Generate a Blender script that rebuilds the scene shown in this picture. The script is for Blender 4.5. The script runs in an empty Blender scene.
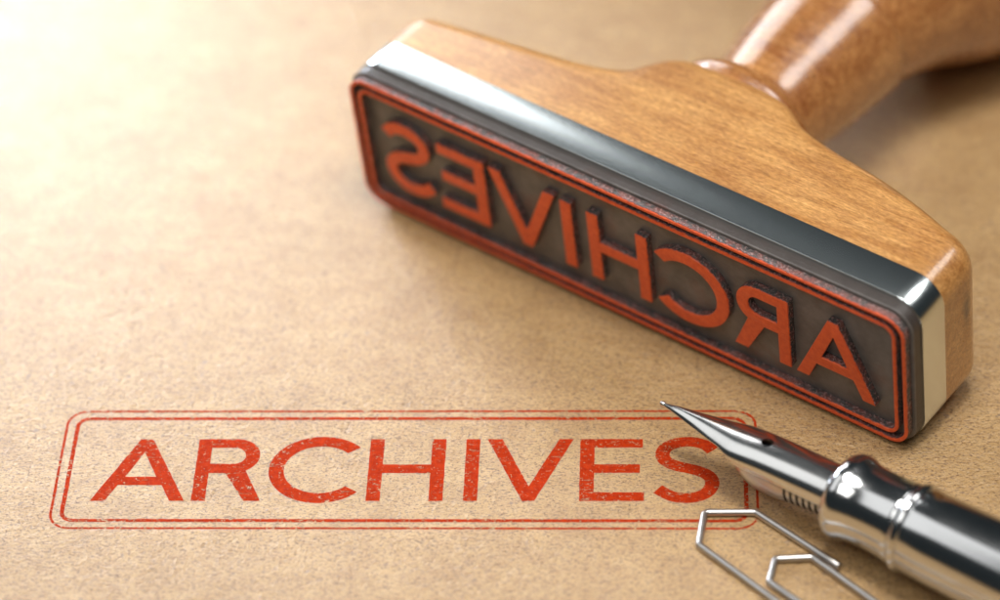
import bpy, bmesh, math, random
from mathutils import Vector, Matrix, Quaternion

random.seed(7)
MM = 0.001                      # all sizes below are written in millimetres
CAP = 9.3756                    # cap height of the lettering
scene = bpy.context.scene
COL = scene.collection

# ------------------------------------------------------------------ helpers
def V(*a): return Vector(a) * MM

def link(o, parent=None):
    COL.objects.link(o)
    if parent is not None:
        o.parent = parent
    return o

def empty(name, matrix, label, cat, group=None):
    o = bpy.data.objects.new(name, None)
    o.empty_display_size = 0.005
    link(o)
    o.matrix_world = matrix
    tag(o, label, cat, group)
    return o

def tag(o, label, cat, group=None):
    o['label'] = label
    o['category'] = cat
    if group: o['group'] = group

def mesh_obj(name, verts, faces, mat, parent=None, smooth=True, angle=35):
    me = bpy.data.meshes.new(name)
    me.from_pydata([Vector(v) * MM for v in verts], [], faces)
    return finish(name, me, mat, parent, smooth, angle)

def finish(name, me, mat, parent=None, smooth=True, angle=35):
    bm = bmesh.new(); bm.from_mesh(me)
    bmesh.ops.remove_doubles(bm, verts=bm.verts, dist=1e-7)
    bmesh.ops.recalc_face_normals(bm, faces=bm.faces)
    bm.to_mesh(me); bm.free()
    if smooth:
        me.shade_smooth() if hasattr(me, 'shade_smooth') else None
        me.set_sharp_from_angle(angle=math.radians(angle))
    me.materials.clear(); me.materials.append(mat)
    o = bpy.data.objects.new(name, me)
    return link(o, parent)

def rrect(hx, hz, r, n=10, sx=24, sz=8):
    """rounded rectangle outline, the same number of points for any size"""
    pts = []
    r = max(r, 1e-3)
    def arc(cx, cz, a0):
        for i in range(n + 1):
            a = a0 + math.pi / 2 * i / n
            pts.append((cx + r * math.cos(a), cz + r * math.sin(a)))
    def seg(p, q, k):
        for i in range(1, k):
            t = i / k
            pts.append((p[0] + (q[0] - p[0]) * t, p[1] + (q[1] - p[1]) * t))
    ax, az = hx - r, hz - r
    arc(ax, az, 0);              seg((ax, hz), (-ax, hz), sx)
    arc(-ax, az, math.pi / 2);   seg((-hx, az), (-hx, -az), sz)
    arc(-ax, -az, math.pi);      seg((-ax, -hz), (ax, -hz), sx)
    arc(ax, -az, 3 * math.pi / 2); seg((hx, -az), (hx, az), sz)
    return pts

def rings_mesh(rings, close_first=True, close_last=True):
    n = len(rings[0]); v = []; f = []
    for r in rings: v += r
    for k in range(len(rings) - 1):
        for i in range(n):
            j = (i + 1) % n
            f.append((k * n + i, k * n + j, (k + 1) * n + j, (k + 1) * n + i))
    if close_first: f.append(tuple(range(n)))
    if close_last: f.append(tuple(range((len(rings) - 1) * n, len(rings) * n)))
    return v, f

def lathe(profile, seg=72):
    """profile: (s, r) along +Y axis"""
    rings = []
    for s, r in profile:
        rings.append([(r * math.cos(2 * math.pi * i / seg), s, r * math.sin(2 * math.pi * i / seg)) for i in range(seg)])
    return rings_mesh(rings)

def smooth_profile(pts, step=6):
    out = []
    P = [pts[0]] + list(pts) + [pts[-1]]
    for i in range(1, len(P) - 2):
        for k in range(step):
            t = k / step
            out.append(tuple(catmull(P[i - 1][j], P[i][j], P[i + 1][j], P[i + 2][j], t) for j in range(len(pts[0]))))
    out.append(tuple(pts[-1]))
    return out

def catmull(a, b, c, d, t):
    return 0.5 * (2 * b + (c - a) * t + (2 * a - 5 * b + 4 * c - d) * t * t + (3 * b - a - 3 * c + d) * t ** 3)

def lerp_table(tab, x):
    if x <= tab[0][0]: return tab[0][1]
    for (a, va), (b, vb) in zip(tab, tab[1:]):
        if x <= b: return va + (vb - va) * (x - a) / (b - a)
    return tab[-1][1]

def smooth_table(tab, x):
    xs = [t[0] for t in tab]
    if x <= xs[0]: return tab[0][1]
    if x >= xs[-1]: return tab[-1][1]
    i = max(k for k in range(len(xs)) if xs[k] <= x)
    i = min(i, len(xs) - 2)
    def sl(k):
        a, b = max(k - 1, 0), min(k + 1, len(xs) - 1)
        return (tab[b][1] - tab[a][1]) / (tab[b][0] - tab[a][0])
    h = xs[i + 1] - xs[i]; t = (x - xs[i]) / h
    return ((2*t**3 - 3*t*t + 1) * tab[i][1] + (t**3 - 2*t*t + t) * h * sl(i)
            + (-2*t**3 + 3*t*t) * tab[i+1][1] + (t**3 - t*t) * h * sl(i + 1))

# ------------------------------------------------------------------ node helpers
def new_mat(name):
    m = bpy.data.materials.new(name); m.use_nodes = True
    nt = m.node_tree
    return m, nt, nt.nodes['Principled BSDF']

class N:
    def __init__(s, nt): s.nt = nt
    def add(s, typ, **kw):
        n = s.nt.nodes.new(typ)
        for k, v in kw.items():
            if k.startswith('i_'):
                n.inputs[k[2:].replace('_', ' ')].default_value = v
            else: setattr(n, k, v)
        return n
    def link(s, a, b): s.nt.links.new(a, b)
    def coords(s, scale=1.0, rot=(0, 0, 0), kind='Object'):
        tc = s.add('ShaderNodeTexCoord'); mp = s.add('ShaderNodeMapping')
        k = 1000.0           # texture space in millimetres
        sc = (scale, scale, scale) if not isinstance(scale, tuple) else scale
        mp.inputs['Scale'].default_value = tuple(c * k for c in sc)
        mp.inputs['Rotation'].default_value = rot
        s.link(tc.outputs[kind], mp.inputs[0]); return mp.outputs[0]
    def noise(s, vec, scale, detail=4, rough=0.55, dist=0.0, dims='3D'):
        n = s.add('ShaderNodeTexNoise', noise_dimensions=dims)
        n.inputs['Scale'].default_value = scale; n.inputs['Detail'].default_value = detail
        n.inputs['Roughness'].default_value = rough; n.inputs['Distortion'].default_value = dist
        s.link(vec, n.inputs['Vector']); return n.outputs['Fac']
    def ramp(s, fac, stops, interp='LINEAR'):
        r = s.add('ShaderNodeValToRGB'); r.color_ramp.interpolation = interp
        el = r.color_ramp.elements
        while len(el) < len(stops): el.new(0.5)
        for e, (p, c) in zip(el, stops):
            e.position = p
            e.color = (c, c, c, 1) if not isinstance(c, tuple) else (*c, 1)
        s.link(fac, r.inputs[0]); return r.outputs[0]
    def mix(s, fac, a, b, blend='MIX'):
        m = s.add('ShaderNodeMix', data_type='RGBA', blend_type=blend)
        for sock, val in ((0, fac), (6, a), (7, b)):
            if isinstance(val, (int, float)): m.inputs[sock].default_value = val
            elif isinstance(val, tuple): m.inputs[sock].default_value = (*val, 1)
            else: s.link(val, m.inputs[sock])
        return m.outputs[2]
    def math(s, op, a, b=None):
        m = s.add('ShaderNodeMath', operation=op)
        for i, val in enumerate((a, b)):
            if val is None: continue
            if isinstance(val, (int, float)): m.inputs[i].default_value = val
            else: s.link(val, m.inputs[i])
        return m.outputs[0]
    def bump(s, height, dist_mm, strength=1.0, normal=None):
        b = s.add('ShaderNodeBump'); b.inputs['Distance'].default_value = dist_mm * MM
        b.inputs['Strength'].default_value = strength
        s.link(height, b.inputs['Height'])
        if normal is not None: s.link(normal, b.inputs['Normal'])
        return b.outputs[0]

# ------------------------------------------------------------------ materials
def paper_height(n, vec, flat):
    """fibrous relief shared by the sheet and the ink soaked into it"""
    a = n.noise(vec, 0.55, 6, 0.62)
    b = n.noise(vec, 2.3, 5, 0.65, 0.6)
    c = n.noise(flat, 1.0, 5, 0.6, 1.2)
    return n.math('ADD', n.math('ADD', n.math('MULTIPLY', a, 0.5), n.math('MULTIPLY', b, 0.38)), n.math('MULTIPLY', c, 0.45))

def make_paper():
    m, nt, bs = new_mat('kraft paper'); n = N(nt)
    vec = n.coords(1.0); flat = n.coords((0.7, 1.25, 1.0), (0, 0, 0.12))
    h = paper_height(n, vec, flat)
    base = n.ramp(n.noise(vec, 0.12, 5, 0.6), [(0.3, (0.50, 0.298, 0.112)), (0.72, (0.62, 0.395, 0.165))])
    mott = n.ramp(n.noise(flat, 0.35, 6, 0.65, 0.8), [(0.36, (0.86, 0.81, 0.74)), (0.6, (1.0, 1.0, 1.0))])
    base = n.mix(0.8, base, mott, 'MULTIPLY')
    # tan blotches
    bl = n.ramp(n.noise(flat, 0.55, 4, 0.6, 0.3), [(0.62, 0.0), (0.74, 0.55)])
    base = n.mix(bl, base, (0.46, 0.27, 0.13))
    # fine dark fibres and pores
    f1 = n.coords((1.3, 4.2, 1), (0, 0, 0.8)); f2 = n.coords((1.2, 4.4, 1), (0, 0, -0.6)); f3 = n.coords((1.3, 3.6, 1), (0, 0, 0.1))
    fib = None
    for k, f in enumerate((f1, f2, f3)):
        x = n.ramp(n.noise(f, 1.35, 3, 0.55, 0.9), [(0.345, 1.0), (0.40, 0.0)])
        fib = x if fib is None else n.math('MAXIMUM', fib, x)
    base = n.mix(n.math('MULTIPLY', fib, 0.85), base, (0.17, 0.08, 0.025))
    lt = n.ramp(n.noise(f3, 2.0, 4, 0.6, 1.0), [(0.60, 0.0), (0.70, 0.45)])
    base = n.mix(lt, base, (0.76, 0.62, 0.44))
    pores = n.ramp(n.noise(n.coords((1.0, 1.5, 1.0)), 2.7, 2, 0.5), [(0.36, 1.0), (0.395, 0.0)])
    base = n.mix(n.math('MULTIPLY', pores, 0.8), base, (0.15, 0.07, 0.022))
    spots = n.ramp(n.noise(vec, 0.9, 1, 0.5), [(0.245, 1.0), (0.28, 0.0)])
    base = n.mix(n.math('MULTIPLY', spots, 0.55), base, (0.20, 0.13, 0.09))
    n.link(base, bs.inputs['Base Color'])
    bs.inputs['Roughness'].default_value = 0.48
    bs.inputs['Specular IOR Level'].default_value = 1.0
    bs.inputs['IOR'].default_value = 1.55
    n.link(n.bump(h, 0.42, 1.0), bs.inputs['Normal'])
    return m

def make_ink(name='red stamping ink', wear=0.0):
    m, nt, bs = new_mat(name); n = N(nt)
    vec = n.coords(1.0, kind='Object'); flat = n.coords((0.7, 1.25, 1.0), (0, 0, 0.12))
    h = paper_height(n, vec, flat)
    col = n.ramp(n.noise(vec, 1.6, 5, 0.65), [(0.3, (0.33, 0.019, 0.004)), (0.64, (0.52, 0.044, 0.006))])
    n.link(col, bs.inputs['Base Color'])
    bs.inputs['Roughness'].default_value = 0.7
    bs.inputs['Specular IOR Level'].default_value = 0.05
    n.link(n.bump(h, 0.3, 1.0), bs.inputs['Normal'])
    # gaps where the ink did not take
    g1 = n.ramp(n.noise(vec, 2.1, 5, 0.72, 0.5), [(0.36 + wear * 0.5, 0.0), (0.40 + wear * 0.6, 1.0)])
    big = n.ramp(n.noise(vec, 0.16, 2, 0.5), [(0.40, 0.0), (0.62, 0.10)])
    thr = n.noise(flat, 1.9, 5, 0.7, 1.0)
    g2 = n.ramp(n.math('ADD', thr, big), [(0.385 + wear, 0.0), (0.44 + wear, 1.0)])
    scr = n.noise(n.coords((0.5, 2.3, 1), (0, 0, -0.5)), 0.75, 3, 0.5, 0.3)
    g3 = n.ramp(n.math('ABSOLUTE', n.math('SUBTRACT', scr, 0.66)), [(0.0, 0.1), (0.018, 1.0)])
    al = n.math('MULTIPLY', n.math('MULTIPLY', g1, g2), g3)
    n.link(al, bs.inputs['Alpha'])
    return m

def make_wood(name, dark, light, rough, coat, rot, scl=1.0, knots=()):
    m, nt, bs = new_mat(name); n = N(nt)
    g = n.coords((0.045 * scl, 0.55 * scl, 0.55 * scl), rot)
    g2 = n.coords((0.12 * scl, 1.6 * scl, 1.6 * scl), rot)
    vec = n.coords(1.0)
    a = n.noise(g, 1.0, 6, 0.62, 1.4)
    b = n.noise(g2, 1.5, 5, 0.65, 0.5)
    col = n.ramp(a, [(0.3, dark), (0.5, tuple((x + y) / 2 for x, y in zip(dark, light))), (0.68, light)])
    col = n.mix(n.ramp(b, [(0.36, 0.38), (0.52, 0.0)]), col, tuple(c * 0.66 for c in dark))
    col = n.mix(0.75, col, n.ramp(n.noise(n.coords((1.1, 3.6, 3.6), rot), 1.3, 3, 0.7), [(0.30, (0.62, 0.52, 0.44)), (0.5, (0.97, 0.97, 0.97)), (0.66, (1.3, 1.36, 1.45))]), 'MULTIPLY')
    cr = n.ramp(n.noise(n.coords((0.10, 2.4, 2.4), (0, 0.0, 0.06)), 0.55, 2, 0.5), [(0.275, 1.0), (0.295, 0.0)])
    col = n.mix(n.math('MULTIPLY', cr, 0.55), col, tuple(c * 0.3 for c in dark))
    # short pores
    po = n.ramp(n.noise(n.coords((0.35, 2.6, 2.6), rot), 1.4, 2, 0.5), [(0.30, 1.0), (0.37, 0.0)])
    col = n.mix(n.math('MULTIPLY', po, 0.35), col, tuple(c * 0.35 for c in dark))
    blot = n.ramp(n.noise(vec, 0.14, 4, 0.6), [(0.35, (0.80, 0.72, 0.66)), (0.62, (1, 1, 1))])
    col = n.mix(0.8, col, blot, 'MULTIPLY')
    for (kx, ky, kz, r, amt) in knots:
        tc = n.add('ShaderNodeTexCoord'); mp = n.add('ShaderNodeMapping')
        mp.inputs['Location'].default_value = (-kx / r[0], -ky / r[1], -kz / r[2])
        mp.inputs['Scale'].default_value = (1000 / r[0], 1000 / r[1], 1000 / r[2])
        n.link(tc.outputs['Object'], mp.inputs[0])
        ln = n.add('ShaderNodeVectorMath', operation='LENGTH'); n.link(mp.outputs[0], ln.inputs[0])
        wob = n.math('ADD', ln.outputs['Value'], n.math('MULTIPLY', n.math('SUBTRACT', n.noise(vec, 0.9, 4), 0.5), 0.9))
        k = n.ramp(wob, [(0.25, amt), (1.0, 0.0)])
        col = n.mix(k, col, (0.075, 0.04, 0.025))
    n.link(col, bs.inputs['Base Color'])
    rr = n.ramp(n.noise(vec, 1.2, 4, 0.6), [(0.3, rough * 0.8), (0.7, rough * 1.35)])
    n.link(rr, bs.inputs['Roughness'])
    bs.inputs['Specular IOR Level'].default_value = 0.5
    bs.inputs['Coat Weight'].default_value = coat
    bs.inputs['Coat Roughness'].default_value = 0.14
    bs.inputs['Coat IOR'].default_value = 1.7
    hh = n.math('ADD', n.noise(n.coords((0.8, 3, 3), rot), 1.6, 4, 0.6), n.math('MULTIPLY', n.noise(vec, 3.0, 3, 0.6), 0.5))
    n.link(n.bump(hh, 0.05, 1.0), bs.inputs['Normal'])
    n.link(n.bump(n.noise(vec, 3.0, 3, 0.6), 0.012, 1.0), bs.inputs['Coat Normal'])
    return m

def make_metal(name, col, rough, brushed=False, bump=0.0):
    m, nt, bs = new_mat(name); n = N(nt)
    bs.inputs['Metallic'].default_value = 1.0
    vec = n.coords(1.0)
    sm = n.noise(vec, 0.25, 5, 0.65)
    c = n.ramp(sm, [(0.3, tuple(x * 0.96 for x in col)), (0.7, col)])
    n.link(c, bs.inputs['Base Color'])
    n.link(n.ramp(n.noise(vec, 0.6, 5, 0.7), [(0.3, rough * 0.92), (0.72, rough * 1.1)]), bs.inputs['Roughness'])
    if bump:
        src = n.noise(n.coords((0.6, 9, 9)) if brushed else vec, 3.0, 4, 0.6)
        n.link(n.bump(src, bump, 1.0), bs.inputs['Normal'])
    return m

def make_rubber():
    """dark rubber; the printing surface (local Y close to 0) carries red ink"""
    m, nt, bs = new_mat('inked stamp rubber'); n = N(nt)
    vec = n.coords(1.0)
    tc = n.add('ShaderNodeTexCoord'); sp = n.add('ShaderNodeSeparateXYZ')
    n.link(tc.outputs['Object'], sp.inputs[0])
    y = n.math('MULTIPLY', sp.outputs['Y'], 1000.0)
    wob = n.math('MULTIPLY', n.math('SUBTRACT', n.noise(vec, 1.8, 4, 0.6), 0.5), 0.5)
    top = n.ramp(n.math('ADD', y, wob), [(0.10, 1.0), (0.24, 0.0)])
    # ink that has crept down the flanks
    creep = n.math('MULTIPLY', n.ramp(n.noise(vec, 0.8, 5, 0.7), [(0.43, 0.0), (0.63, 0.75)]),
                   n.ramp(y, [(0.0, 1.0), (0.95, 0.75), (1.0, 0.0)]))
    ink = n.math('MAXIMUM', top, creep)
    rub = n.ramp(n.noise(vec, 0.35, 5, 0.6), [(0.3, (0.05, 0.046, 0.045)), (0.7, (0.12, 0.108, 0.104))])
    redc = n.ramp(n.noise(vec, 1.5, 4, 0.6), [(0.3, (0.70, 0.075, 0.016)), (0.7, (0.86, 0.13, 0.028))])
    glint_fleck = n.ramp(n.noise(vec, 3.2, 3, 0.7), [(0.53, 0.0), (0.68, 0.7)])  # pale flecks: glints painted into the flank colour
    flank = n.mix(glint_fleck, n.mix(creep, rub, (0.36, 0.09, 0.065)), (0.52, 0.36, 0.34))
    n.link(n.mix(top, flank, redc), bs.inputs['Base Color'])
    n.link(n.ramp(top, [(0.0, 0.2), (1.0, 0.42)]), bs.inputs['Roughness'])
    bs.inputs['Specular IOR Level'].default_value = 0.6
    grit = n.noise(vec, 3.2, 3, 0.6)
    amp = n.add('ShaderNodeMath', operation='MULTIPLY')
    side = n.ramp(top, [(0.0, 1.0), (1.0, 0.12)])
    n.link(grit, amp.inputs[0]); n.link(side, amp.inputs[1])
    n.link(n.bump(amp.outputs[0], 0.26, 1.0), bs.inputs['Normal'])
    return m

def make_recess():
    m, nt, bs = new_mat('stained stamp rubber plate'); n = N(nt)
    vec = n.coords(1.0)
    rub = n.ramp(n.noise(vec, 0.3, 6, 0.65), [(0.3, (0.10, 0.093, 0.088)), (0.7, (0.20, 0.182, 0.170))])
    red = n.ramp(n.noise(vec, 0.22, 4, 0.6), [(0.56, 0.0), (0.75, 0.35)])
    tc = n.add('ShaderNodeTexCoord'); sp = n.add('ShaderNodeSeparateXYZ'); n.link(tc.outputs['Object'], sp.inputs[0])
    edge = n.ramp(n.math('SUBTRACT', n.math('MULTIPLY', sp.outputs['Y'], 1000.0), 1.05), [(0.10, 0.0), (0.2, 0.8)])   # darker sides of the rubber slab
    n.link(n.mix(edge, n.mix(red, rub, (0.22, 0.06, 0.035)), (0.035, 0.024, 0.020)), bs.inputs['Base Color'])
    bs.inputs['Roughness'].default_value = 0.42
    bs.inputs['Specular IOR Level'].default_value = 0.55
    n.link(n.bump(n.noise(vec, 2.6, 4, 0.6), 0.05, 1.0), bs.inputs['Normal'])
    return m

MAT_PAPER = make_paper()
MAT_INK = make_ink()
MAT_INK_WORN = make_ink('worn red stamping ink', 0.025)
MAT_BLOCK = make_wood('varnished maple block', (0.46, 0.20, 0.052), (0.74, 0.40, 0.135), 0.34, 0.7, (0, 0, 0),
                      knots=[(15.0, 10.5, 7.6, (2.2, 0.9, 2.9), 0.8), (3.0, 15.5, 14.6, (3.4, 0.7, 3), 0.35)])
MAT_HANDLE = make_wood('varnished turned maple', (0.34, 0.120, 0.034), (0.64, 0.31, 0.105), 0.24, 1.0, (0, 0, math.pi / 2))
MAT_BAND, _nt, _b = new_mat('satin steel band')
_b.inputs['Metallic'].default_value = 1.0
_b.inputs['Base Color'].default_value = (0.72, 0.79, 0.81, 1)
_b.inputs['Roughness'].default_value = 0.22
_n = N(_nt)
_n.link(_n.bump(_n.noise(_n.coords(1.0), 7.0, 2, 0.5), 0.004, 1.0), _b.inputs['Normal'])
MAT_CHROME = make_metal('polished chrome', (0.70, 0.715, 0.73), 0.15)
MAT_NIB = make_metal('polished steel nib', (0.78, 0.79, 0.79), 0.2)
MAT_CLIP = make_metal('galvanised wire', (0.62, 0.60, 0.585), 0.34, False, 0.004)
MAT_FEED = make_metal('steel feed', (0.72, 0.70, 0.68), 0.3)
_nt = MAT_FEED.node_tree; _n = N(_nt); _b = _nt.nodes['Principled BSDF']
_tc = _n.add('ShaderNodeTexCoord'); _sp = _n.add('ShaderNodeSeparateXYZ'); _n.link(_tc.outputs['Object'], _sp.inputs[0])
_k = _n.ramp(_n.math('MULTIPLY', _n.math('ADD', _sp.outputs['Z'], 0.0012), 1000.0), [(0.0, 0.0), (0.5, 1.0)])   # feed top painted black, standing in for shade inside the breather hole
_src = _b.inputs['Base Color'].links[0].from_socket
_n.link(_n.mix(_k, _src, (0.01, 0.01, 0.012)), _b.inputs['Base Color'])
MAT_RUBBER = make_rubber()
MAT_RECESS = make_recess()

# ------------------------------------------------------------------ letter outlines (cap-height units)
def ell(cx, cy, rx, ry, a0, a1, n):
    return [(cx + rx * math.cos(math.radians(a0 + (a1 - a0) * i / n)),
             cy + ry * math.sin(math.radians(a0 + (a1 - a0) * i / n))) for i in range(n + 1)]

def stroke(center, w):
    c = smooth_profile(center, 7); L = []; R = []
    for i, p in enumerate(c):
        a = c[max(i - 1, 0)]; b = c[min(i + 1, len(c) - 1)]
        dx, dy = b[0] - a[0], b[1] - a[1]; l = math.hypot(dx, dy); nx, ny = -dy / l, dx / l
        L.append((p[0] + nx * w / 2, p[1] + ny * w / 2)); R.append((p[0] - nx * w / 2, p[1] - ny * w / 2))
    return L + R[::-1]

GLYPH = {
 'A': [[(-1.106, 0), (-0.652, 1), (-0.516, 1), (-0.073, 0), (-0.238, 0), (-0.345, 0.252), (-0.828, 0.252), (-0.945, 0)],
       [(-0.758, 0.388), (-0.417, 0.388), (-0.587, 0.785)]],
 'R': [[(0, 0), (0, 1), (0.42, 1)] + ell(0.43, 0.728, 0.265, 0.272, 86, -62, 22) + [(0.754, 0), (0.574, 0), (0.335, 0.448), (0.153, 0.448), (0.153, 0)],
       [(0.153, 0.858), (0.41, 0.858)] + ell(0.412, 0.727, 0.126, 0.131, 85, -85, 16) + [(0.41, 0.596), (0.153, 0.596)]],
 'C': [ell(1.378, 0.502, 0.570, 0.536, 42, 318, 60) + ell(1.378, 0.502, 0.405, 0.378, 315, 45, 52)],
 'H': [[(1.903, 0), (1.903, 1), (2.056, 1), (2.056, 0.586), (2.585, 0.586), (2.585, 1), (2.738, 1), (2.738, 0), (2.585, 0), (2.585, 0.446), (2.056, 0.446), (2.056, 0)]],
 'I': [[(2.960, 0), (2.960, 1), (3.113, 1), (3.113, 0)]],
 'V': [[(3.192, 1), (3.356, 1), (3.665, 0.235), (3.985, 1), (4.142, 1), (3.730, 0), (3.600, 0)]],
 'E': [[(4.217, 0), (4.217, 1), (4.903, 1), (4.903, 0.860), (4.373, 0.860), (4.373, 0.588), (4.872, 0.588), (4.872, 0.450), (4.373, 0.450), (4.373, 0.140), (4.920, 0.140), (4.920, 0)]],
 'S': [stroke([(5.668, 0.812), (5.58, 0.905), (5.43, 0.955), (5.27, 0.932), (5.155, 0.855), (5.118, 0.742), (5.16, 0.635), (5.28, 0.560), (5.42, 0.515),
               (5.555, 0.458), (5.640, 0.372), (5.656, 0.262), (5.605, 0.145), (5.495, 0.070), (5.36, 0.047), (5.21, 0.082), (5.066, 0.190)], 0.156)],
}
# frames: centre and half sizes in cap units
FC = (2.318, 0.516)
def frame(hx, hz, r, w, n=10):
    c = (FC[0] * CAP, FC[1] * CAP)
    o = [(c[0] + x, c[1] + z) for x, z in rrect(hx + w / 2, hz + w / 2, r + w / 2, n, 4, 4)]
    i = [(c[0] + x, c[1] + z) for x, z in rrect(hx - w / 2, hz - w / 2, max(r - w / 2, .2), n, 4, 4)]
    return [o, i]
OUT_HX, OUT_HZ = 3.824 * CAP, 0.947 * CAP
IN_HX, IN_HZ = 3.704 * CAP, 0.826 * CAP

def shape_mesh(name, contours, extrude=0.0, bevel=0.0):
    """filled outline (with holes) in the XY plane, in mm -> mesh data in metres"""
    cu = bpy.data.curves.new(name, 'CURVE'); cu.dimensions = '2D'; cu.fill_mode = 'BOTH'
    for c in contours:
        sp = cu.splines.new('POLY'); sp.points.add(len(c) - 1)
        for p, q in zip(sp.points, c): p.co = (q[0], q[1], 0, 1)
        sp.use_cyclic_u = True
    cu.extrude = extrude; cu.bevel_depth = bevel; cu.bevel_resolution = 2; cu.offset = -bevel
    o = bpy.data.objects.new(name, cu); COL.objects.link(o)
    dg = bpy.context.evaluated_depsgraph_get(); dg.update()
    me = bpy.data.meshes.new_from_object(o.evaluated_get(dg))
    bpy.data.objects.remove(o); bpy.data.curves.remove(cu)
    return me

def jitter(contour, amp, step=0.5):
    """resample an ink outline and roughen it by a few hundredths of a millimetre"""
    out = []
    for a, b in zip(contour, contour[1:] + contour[:1]):
        l = math.hypot(b[0] - a[0], b[1] - a[1]); k = max(1, int(l / step))
        for i in range(k):
            t = i / k; s = 1.0 if k > 1 else 0.6
            out.append((a[0] + (b[0] - a[0]) * t + random.uniform(-amp, amp) * s, a[1] + (b[1] - a[1]) * t + random.uniform(-amp, amp) * s))
    return out

# ------------------------------------------------------------------ paper
def build_paper():
    n = 2
    me = bpy.data.meshes.new('paper_surface')
    s = 0.9
    me.from_pydata([(-s, -s, 0), (s, -s, 0), (s, s, 0), (-s, s, 0), (-s, -s, -0.002), (s, -s, -0.002), (s, s, -0.002), (-s, s, -0.002)], [],
                   [(0, 1, 2, 3), (7, 6, 5, 4), (0, 4, 5, 1), (1, 5, 6, 2), (2, 6, 7, 3), (3, 7, 4, 0)])
    me.materials.append(MAT_PAPER)
    o = bpy.data.objects.new('paper_surface', me); link(o)
    o['kind'] = 'structure'
    o['label'] = 'fibrous tan kraft paper sheet under everything'
build_paper()

# ------------------------------------------------------------------ imprint
imp = empty('ink_imprint', Matrix.Identity(4), 'red worn ARCHIVES imprint in a double rounded frame printed flat on the paper', 'stamp imprint')
def flat(name, contours, parent, z=0.012, mat=None):
    me = shape_mesh(name, [jitter(c, 0.022) for c in contours])
    me.transform(Matrix.Diagonal((MM, MM, MM, 1)))
    me.transform(Matrix.Translation((0, 0, z * MM)))
    bm = bmesh.new(); bm.from_mesh(me)
    for f in bm.faces:
        if f.normal.z < 0: f.normal_flip()
    bm.to_mesh(me); bm.free()
    me.materials.clear(); me.materials.append(mat or MAT_INK)
    return link(bpy.data.objects.new(name, me), parent)
for ch in 'ARCHIVES':
    flat('printed_letter', [[(x * CAP, y * CAP) for x, y in c] for c in GLYPH[ch]], imp)
flat('printed_frame', frame(OUT_HX, OUT_HZ, 2.1, 0.27), imp, mat=MAT_INK_WORN)
flat('printed_frame', frame(IN_HX, IN_HZ, 1.25, 0.44), imp, mat=MAT_INK_WORN)

# ------------------------------------------------------------------ the stamp (local: X along the block, Y from the rubber towards the handle, Z across)
S_R = Matrix(((0.8086136107602769, 0.584515833014604, -0.06697215427676514),
              (-0.5883400124571588, 0.8034042198993383, -0.0916389065290813),
              (0.0002413195753092384, 0.11350286517607873, 0.9935376396300662)))
S_T = Vector((61.282, 15.168, 4.72)) * MM
stamp = empty('rubber_stamp', Matrix.Translation(S_T) @ S_R.to_4x4(),
              'wooden handled rubber stamp lying on its side with mirrored red ARCHIVES face and steel band', 'rubber stamp')
CX, CZ = -FC[0] * CAP, FC[1] * CAP      # centre of the face
HX, HZ, RC = 36.55, 9.78, 3.3           # steel band

def plate(name, hx, hz, r, y0, y1, bev, mat):
    """slab with softened edges between y0 and y1"""
    rings = []
    k = 4
    for i in range(k + 1):
        a = math.pi / 2 * i / k; d = bev * (1 - math.sin(a)); y = y0 + bev * (1 - math.cos(a))
        rings.append((d, y))
    for i in range(k + 1):
        a = math.pi / 2 * i / k; d = bev * (1 - math.cos(a)); y = y1 - bev * (1 - math.sin(a))
        rings.append((d, y))
    R = [[(CX + x, y, CZ + z) for x, z in rrect(hx - d, hz - d, r - d)] for d, y in rings]
    v, f = rings_mesh(R)
    return mesh_obj(name, v, f, mat, stamp, True, 40)

RELIEF = 1.05
base = plate('rubber_plate', OUT_HX + 0.50, OUT_HZ + 0.50, 2.7, RELIEF, 2.75, 0.15, MAT_RECESS)
band = plate('metal_band', HX, HZ, RC, 2.45, 6.45, 0.06, MAT_BAND)

def raised(name, contours, bevel=0.10, flare=0.0):
    # mirrored on the face, extruded towards the plate
    me = shape_mesh(name, contours, extrude=(RELIEF + 0.05) / 2 - bevel, bevel=bevel)
    d = (RELIEF + 0.05) / 2
    me.transform(Matrix.Translation((0, 0, -d)))                 # top at 0, going down to -2d
    # curve (x, y, z) -> stamp local (-x, -z, y)
    me.transform(Matrix(((-1, 0, 0, 0), (0, 0, -1, 0), (0, 1, 0, 0), (0, 0, 0, 1))))
    for v in me.vertices:
        v.co *= MM
    o = finish(name, me, MAT_RUBBER, base, True, 30)
    return o
for ch in 'ARCHIVES':
    raised('raised_letter', [[(x * CAP, y * CAP) for x, y in c] for c in GLYPH[ch]])
raised('raised_border', frame(OUT_HX - 0.10, OUT_HZ - 0.10, 2.2, 0.42))
raised('raised_border', frame(IN_HX - 0.1, IN_HZ - 0.1, 1.4, 0.44))

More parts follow.
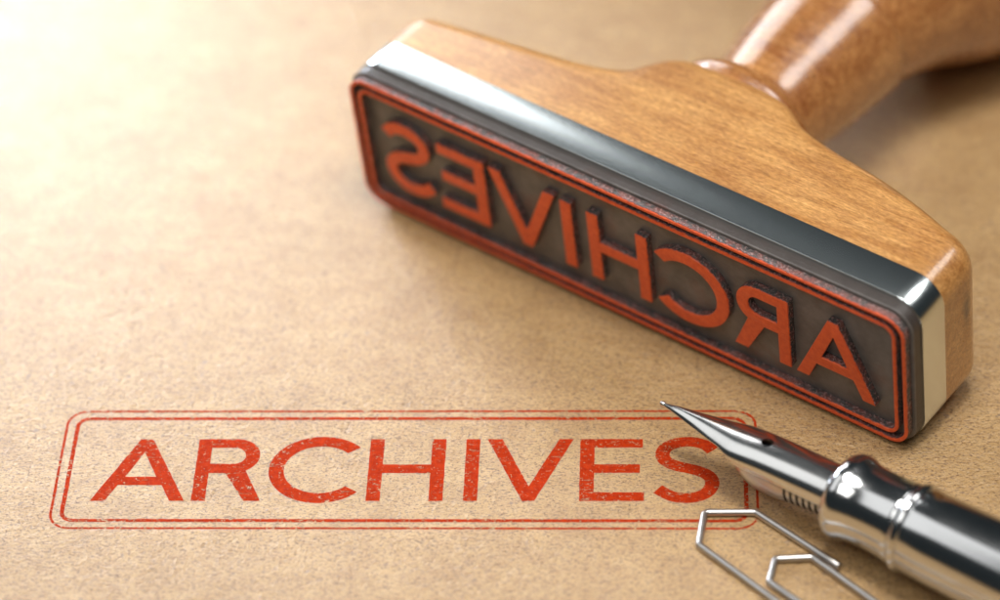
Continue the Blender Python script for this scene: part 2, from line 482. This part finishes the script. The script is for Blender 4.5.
# wooden block
YB = [(-58.5, 12.2), (-57, 12.5), (-53.4, 13.1), (-47.2, 13.95), (-41, 14.75), (-36, 15.6), (-32.6, 16.7), (-31, 17.8), (-29.7, 19.7), (-28.4, 21.0), (-26.6, 21.7),
      (-21.7, 22.0), (-16.4, 21.8), (-13.8, 21.2), (-12.2, 20.2), (-10.8, 19.3), (-9, 18.7), (-5, 17.85), (0, 17.1), (4, 16.2), (7.5, 15.2), (10.5, 14.2), (13, 13.5), (15, 13.1)]
def build_block():
    hx, hz, rc = HX - 0.03, HZ - 0.03, RC
    rings = [[(CX + x, 6.45, CZ + z) for x, z in rrect(hx, hz, rc, 12, 130, 12)]]
    rf = 2.3
    def yb(x): return smooth_table(YB, x)
    for frac in (0.25, 0.5, 0.75):
        rings.append([(CX + x, 6.45 + frac * (yb(CX + x) - rf - 6.45), CZ + z) for x, z in rrect(hx, hz, rc, 12, 130, 12)])
    K = 9
    for i in range(K + 1):
        a = math.pi / 2 * i / K; d = rf * (1 - math.cos(a))
        rings.append([(CX + x, yb(CX + x) - rf + rf * math.sin(a), CZ + z) for x, z in rrect(hx - d, hz - d, max(rc - d, 0.8), 12, 130, 12)])
    for d in (3.0, 4.5, 6.5, 8.5, hz - 0.05):
        rings.append([(CX + x, yb(CX + x), CZ + z) for x, z in rrect(hx - d, hz - d, 0.5 if d < 9 else 0.02, 12, 130, 12)])
    v, f = rings_mesh(rings)
    return mesh_obj('wooden_block', v, f, MAT_BLOCK, stamp, True, 50)
build_block()

HP = [(19.0, 8.9), (21.6, 9.45), (22.6, 9.5), (23.4, 9.1), (24.0, 8.3), (24.5, 7.5), (25.2, 7.12), (28, 7.3), (32, 7.85), (35, 8.2), (38.4, 8.5), (40.4, 8.72),
      (41.1, 8.72), (41.6, 8.2), (42.2, 7.95), (43.0, 8.25), (44.5, 8.9), (47, 9.75), (50, 10.9), (53, 12.4), (56, 14.1), (60, 15.9), (65, 17.2), (70, 17.75), (76, 17.1), (81, 15.2), (85, 12.2), (88, 8.2), (89.6, 4), (90, 0.05)]
hv, hf = lathe(smooth_profile(HP, 5), 96)
hv = [(x + CX, y, z + CZ + 0.1) for x, y, z in hv]
mesh_obj('turned_handle', hv, hf, MAT_HANDLE, stamp, True, 50)

# ------------------------------------------------------------------ fountain pen (local Y runs from nib to barrel)
PEN_H = 5.55
u = Vector((0.803, -0.596, 0)).normalized()
px = u.cross(Vector((0, 0, 1)))          # local X: towards the camera side
pm = Matrix((px, u, Vector((0, 0, 1)))).transposed()
pen = empty('fountain_pen', Matrix.Translation(Vector((65.72, -4.75, PEN_H)) * MM) @ pm.to_4x4(),
            'shiny silver fountain pen with bare steel nib lying across the corner of the imprint', 'pen')

sec = [(-0.3, 2.4), (-0.28, 3.6), (0.0, 4.05), (0.3, 4.32), (0.7, 4.48), (1.2, 4.52), (1.7, 4.42), (2.3, 4.2), (3.2, 4.08), (4.6, 4.05), (6.0, 4.12), (7.2, 4.22), (7.7, 4.28), (7.85, 4.2), (7.95, 4.05)]
v, f = lathe(sec, 96); mesh_obj('grip_collar', v, f, MAT_CHROME, pen, True, 40)
rg = [(7.9, 4.0), (8.0, 4.35), (8.25, 4.62), (8.6, 4.72), (8.95, 4.62), (9.15, 4.4), (9.2, 4.1)]
v, f = lathe(rg, 96); mesh_obj('ring', v, f, MAT_CHROME, pen, True, 60)
br = [(9.1, 3.9), (9.12, 4.42), (9.3, 4.48), (12, 4.55), (20, 4.75), (35, 5.05), (50, 5.25), (62, 5.4), (62.2, 5.15), (62.6, 5.15), (62.8, 5.45), (95, 5.3), (118, 4.6), (123, 3.9), (125, 2.6), (125.6, 0.1)]
v, f = lathe(br, 96); mesh_obj('barrel', v, f, MAT_CHROME, pen, True, 50)

def build_nib():
    s0, s1 = -22.0, 0.2
    ZR = [(-22.0, 0.30), (-20, 0.72), (-15, 1.20), (-12, 1.55), (-9, 1.90), (-4, 2.15), (0.2, 2.25)]     # ridge height
    WD = [(-22.0, 0.18), (-20.5, 0.59), (-17.7, 1.29), (-14.7, 2.10), (-12.5, 2.62), (-11.3, 2.72), (-9, 2.72), (0.2, 2.65)]   # half width
    BH = [(-22.0, 0.34), (-20, 0.94), (-15, 1.65), (-12, 1.80), (-9, 1.90), (0.2, 2.1)]    # arch height
    PHI = [(-22.0, 62), (-14, 62), (-12.8, 70), (-11.8, 84), (-10.8, 98), (-9.5, 103), (0.2, 106)]
    ns, na = 120, 48
    cols = [-1 + 2 * i / na for i in range(na // 2 + 1)]        # -1 .. 0
    cols = cols[:-1] + [-0.0001]
    grid = {}
    verts = []; faces = []
    for si in range(ns + 1):
        s = s0 + (s1 - s0) * si / ns
        zr, ph, wd, bh = smooth_table(ZR, s), math.radians(smooth_table(PHI, s)), smooth_table(WD, s), smooth_table(BH, s)
        gap = 0.06 if s < -9.6 else 0.0
        for half in (-1, 1):
            for ci, c in enumerate(cols):
                a = c * ph
                x = wd * math.sin(abs(a)); z = zr - bh * (1 - math.cos(a))
                if x < gap: x = gap
                if ci == len(cols) - 1: x = gap
                grid[(si, half, ci)] = len(verts)
                verts.append((half * x, s, z))
    for si in range(ns):
        for half in (-1, 1):
            for ci in range(len(cols) - 1):
                q = [grid[(si, half, ci)], grid[(si, half, ci + 1)], grid[(si + 1, half, ci + 1)], grid[(si + 1, half, ci)]]
                if half == 1: q.reverse()
                faces.append(q)
    me = bpy.data.meshes.new('nib')
    me.from_pydata([Vector(v) * MM for v in verts], [], faces)
    o = finish('nib', me, MAT_NIB, pen, True, 40)
    # solid thickness and the breather hole, baked into the mesh
    so = o.modifiers.new('t', 'SOLIDIFY'); so.thickness = 0.14 * MM; so.offset = -1
    cm = bpy.data.meshes.new('c'); bm = bmesh.new()
    bmesh.ops.create_cone(bm, cap_ends=True, segments=32, radius1=0.60 * MM, radius2=0.60 * MM, depth=3 * MM, matrix=Matrix.Translation((0, -9.0 * MM, 2.2 * MM)))
    bm.to_mesh(cm); bm.free()
    co = bpy.data.objects.new('c', cm); COL.objects.link(co); co.parent = pen
    bo = o.modifiers.new('b', 'BOOLEAN'); bo.operation = 'DIFFERENCE'; bo.object = co; bo.solver = 'EXACT'
    bpy.context.view_layer.update()
    dg = bpy.context.evaluated_depsgraph_get(); dg.update()
    me2 = bpy.data.meshes.new_from_object(o.evaluated_get(dg))
    o.modifiers.clear(); o.data = me2
    me2.set_sharp_from_angle(angle=math.radians(40))
    bpy.data.objects.remove(co)
    # writing point: a small iridium bead
    bm = bmesh.new()
    bmesh.ops.create_uvsphere(bm, u_segments=20, v_segments=12, radius=0.36 * MM)
    m2 = bpy.data.meshes.new('nib_tip'); bm.to_mesh(m2); bm.free()
    m2.transform(Matrix.Translation((0, -22.0 * MM, 0.12 * MM)) @ Matrix.Diagonal((0.85, 1.1, 1.0, 1)))
    finish('nib_tip', m2, MAT_NIB, o, True, 80)
    return o
nib = build_nib()

def build_feed():
    """rounded keel under the nib with comb-like fins"""
    BT = [(-15.5, -0.2), (-14, -0.45), (-13, -0.8), (-12, -1.7), (-11, -3.3), (-10, -4.15), (-8.5, -4.35), (-7, -4.2), (-5, -3.8), (0, -3.3)]
    rings = []; n = 28
    ss = []; notches = []
    s = -15.5
    while s < -5.9: ss.append((s, 0)); s += 0.25
    s = -5.9
    while s < -0.8:
        ss += [(s, 0), (s + 0.32, 0), (s + 0.33, 0.8), (s + 0.68, 0.8), (s + 0.69, 0)]
        notches.append(s + 0.505)
        s += 0.76
    ss.append((0.1, 0))
    for s, cut in ss:
        zb = smooth_table(BT, s) ; zt = min(smooth_table([(-15.5, 0.1), (-12, 1.1), (-9, 1.55), (0, 1.75)], s), 1.75)
        w = smooth_table([(-15.5, 0.4), (-13.5, 1.2), (-12, 2.0), (-10, 2.15), (0, 2.2)], s)
        cz = (zb + zt) / 2; hz = (zt - zb) / 2
        ring = []
        for i in range(n):
            a = 2 * math.pi * i / n
            x = w * math.cos(a); z = cz + hz * math.sin(a)
            if cut and z < zb + 1.5: x *= 0.55; z = z + 1.3
            ring.append((x, s, z))
        rings.append(ring)
    v, f = rings_mesh(rings)
    o = mesh_obj('feed', v, f, MAT_FEED, pen, True, 30)
    bl, _, bb = new_mat('black notch shade of the feed'); bb.inputs['Base Color'].default_value = (0.012, 0.011, 0.013, 1); bb.inputs['Roughness'].default_value = 0.5  # black painted into the fin notches in place of their shade
    o.data.materials.append(bl)
    for p in o.data.polygons:
        if any(abs(p.center.y / MM - c) < 0.185 for c in notches): p.material_index = 1
build_feed()

# ------------------------------------------------------------------ paper clip
def fillet_path(pts, r, k=7):
    out = [Vector(pts[0])]
    for a, b, c in zip(pts, pts[1:], pts[2:]):
        a, b, c = Vector(a), Vector(b), Vector(c)
        d1 = (a - b).normalized(); d2 = (c - b).normalized()
        ang = d1.angle(d2); t = min(r / math.tan(ang / 2), (a - b).length * 0.45, (c - b).length * 0.45)
        p, q = b + d1 * t, b + d2 * t
        for i in range(k + 1):
            w = i / k
            out.append(p * (1 - w) ** 2 + b * 2 * w * (1 - w) + q * w * w)
    out.append(Vector(pts[-1])); return out

def build_clip():
    W = 0.37; z = 0.385
    pts = [(65.45, -9.95, z + 0.12), (57.35, -2.05, z), (52.2, -2.1, z), (51.62, -6.8, z), (70.4, -26.9, z), (74.6, -27.6, z + 0.1), (76.2, -23.0, z + 0.2),
           (62.8, -8.62, z + 0.05), (59.12, -8.84, z), (58.5, -12.1, z + 0.02), (68.3, -22.6, z + 0.65)]
    path = fillet_path(pts, 0.55)
    # densify
    P = [path[0]]
    for p in path[1:]:
        l = (p - P[-1]).length
        if l < 1e-4: continue
        k = max(1, int(l / 1.5)); a = P[-1].copy()
        for i in range(1, k + 1): P.append(a + (p - a) * i / k)
    rings = []; n = 16
    for i, p in enumerate(P):
        t = (P[min(i + 1, len(P) - 1)] - P[max(i - 1, 0)]).normalized()
        side = t.cross(Vector((0, 0, 1))).normalized(); up = side.cross(t)
        def ring(c, r): return [tuple(c + side * (r * math.cos(2 * math.pi * j / n)) + up * (r * math.sin(2 * math.pi * j / n))) for j in range(n)]
        if i == 0:
            rings.append(ring(p - t * W * 0.25, W * 0.72))
        rings.append(ring(p, W))
        if i == len(P) - 1:
            rings.append(ring(p + t * W * 0.25, W * 0.72))
    v, f = rings_mesh(rings)
    o = mesh_obj('paper_clip', v, f, MAT_CLIP, None, True, 50)
    tag(o, 'bent silver wire paper clip lying on the paper below the pen nib', 'paper clip')
build_clip()

# ------------------------------------------------------------------ world and lights
w = bpy.data.worlds.new('World'); scene.world = w; w.use_nodes = True
bg = w.node_tree.nodes['Background']
bg.inputs['Color'].default_value = (0.72, 0.92, 1.0, 1)
bg.inputs['Strength'].default_value = 0.025

def area(name, loc, aim, sx, sy, radiance, color=(1, 1, 1), spread=180):
    L = bpy.data.lights.new(name, 'AREA'); L.shape = 'RECTANGLE'
    L.size = sx * MM; L.size_y = sy * MM
    L.energy = radiance * math.pi * sx * sy * MM * MM
    L.color = color; L.spread = math.radians(spread)
    o = bpy.data.objects.new(name, L); link(o)
    o.location = Vector(loc) * MM
    d = (Vector(aim) - Vector(loc)).normalized()
    o.rotation_euler = d.to_track_quat('-Z', 'Y').to_euler()
    return o
key = area('key_softbox', (-90, 16, 180), (75, -12, 6), 165, 150, 1.05, (1.0, 0.985, 0.96))
kz = (Vector((-90, 16, 180)) - Vector((75, -12, 6))).normalized()
kx = Vector((130, 146, 102)); kx = (kx - kz * kx.dot(kz)).normalized()
key.rotation_euler = Matrix((kx, kz.cross(kx), kz)).transposed().to_euler()
area('back_softbox', (-32, 262, 140), (20, 50, 0), 62, 170, 4.8, (1.0, 0.985, 0.97))
area('corner_glare_lamp', (-112, 222, 75), (-42, 100, 0), 100, 80, 3.7, (0.88, 0.95, 1.06), 42)  # added lamp, throws glare over the upper-left of the paper
area('overhead_softbox', (62, -8, 300), (62, 15, 0), 85, 85, 28.5, (1.0, 0.97, 0.92))
area('front_fill', (15, -135, 230), (45, 10, 0), 120, 110, 4.2, (1.0, 0.97, 0.92))  # added fill, lifts the stamp face and the paper before it
area('strip_softbox', (205, 55, 232), (78, 5, 15), 85, 85, 7.0, (1.0, 0.97, 0.94))

# ------------------------------------------------------------------ camera
R = Matrix(((0.9988502143239442, 0.002217264917829788, 0.04788875735801526),
            (0.0354011781174389, 0.6394758017451025, -0.7679957392917982),
            (-0.03232655151586795, 0.7688080272205425, 0.6386620478377821)))
cd = bpy.data.cameras.new('camera'); cam = bpy.data.objects.new('camera', cd); link(cam)
cam.matrix_world = Matrix.Translation(Vector((49.147, -268.758, 250.0)) * MM) @ R.to_4x4()
cd.sensor_width = 36; cd.lens = 3618.187 * 36 / 1000
cd.clip_start = 0.01; cd.clip_end = 20
cd.dof.use_dof = True; cd.dof.focus_distance = 0.370; cd.dof.aperture_fstop = 12.5
scene.camera = cam

scene.view_settings.view_transform = 'Standard'
scene.view_settings.look = 'None'
scene.view_settings.exposure = 0
scene.view_settings.gamma = 1
scene.render.resolution_x, scene.render.resolution_y = 1024, 614
scene.render.engine = 'CYCLES'
scene.cycles.use_denoising = True
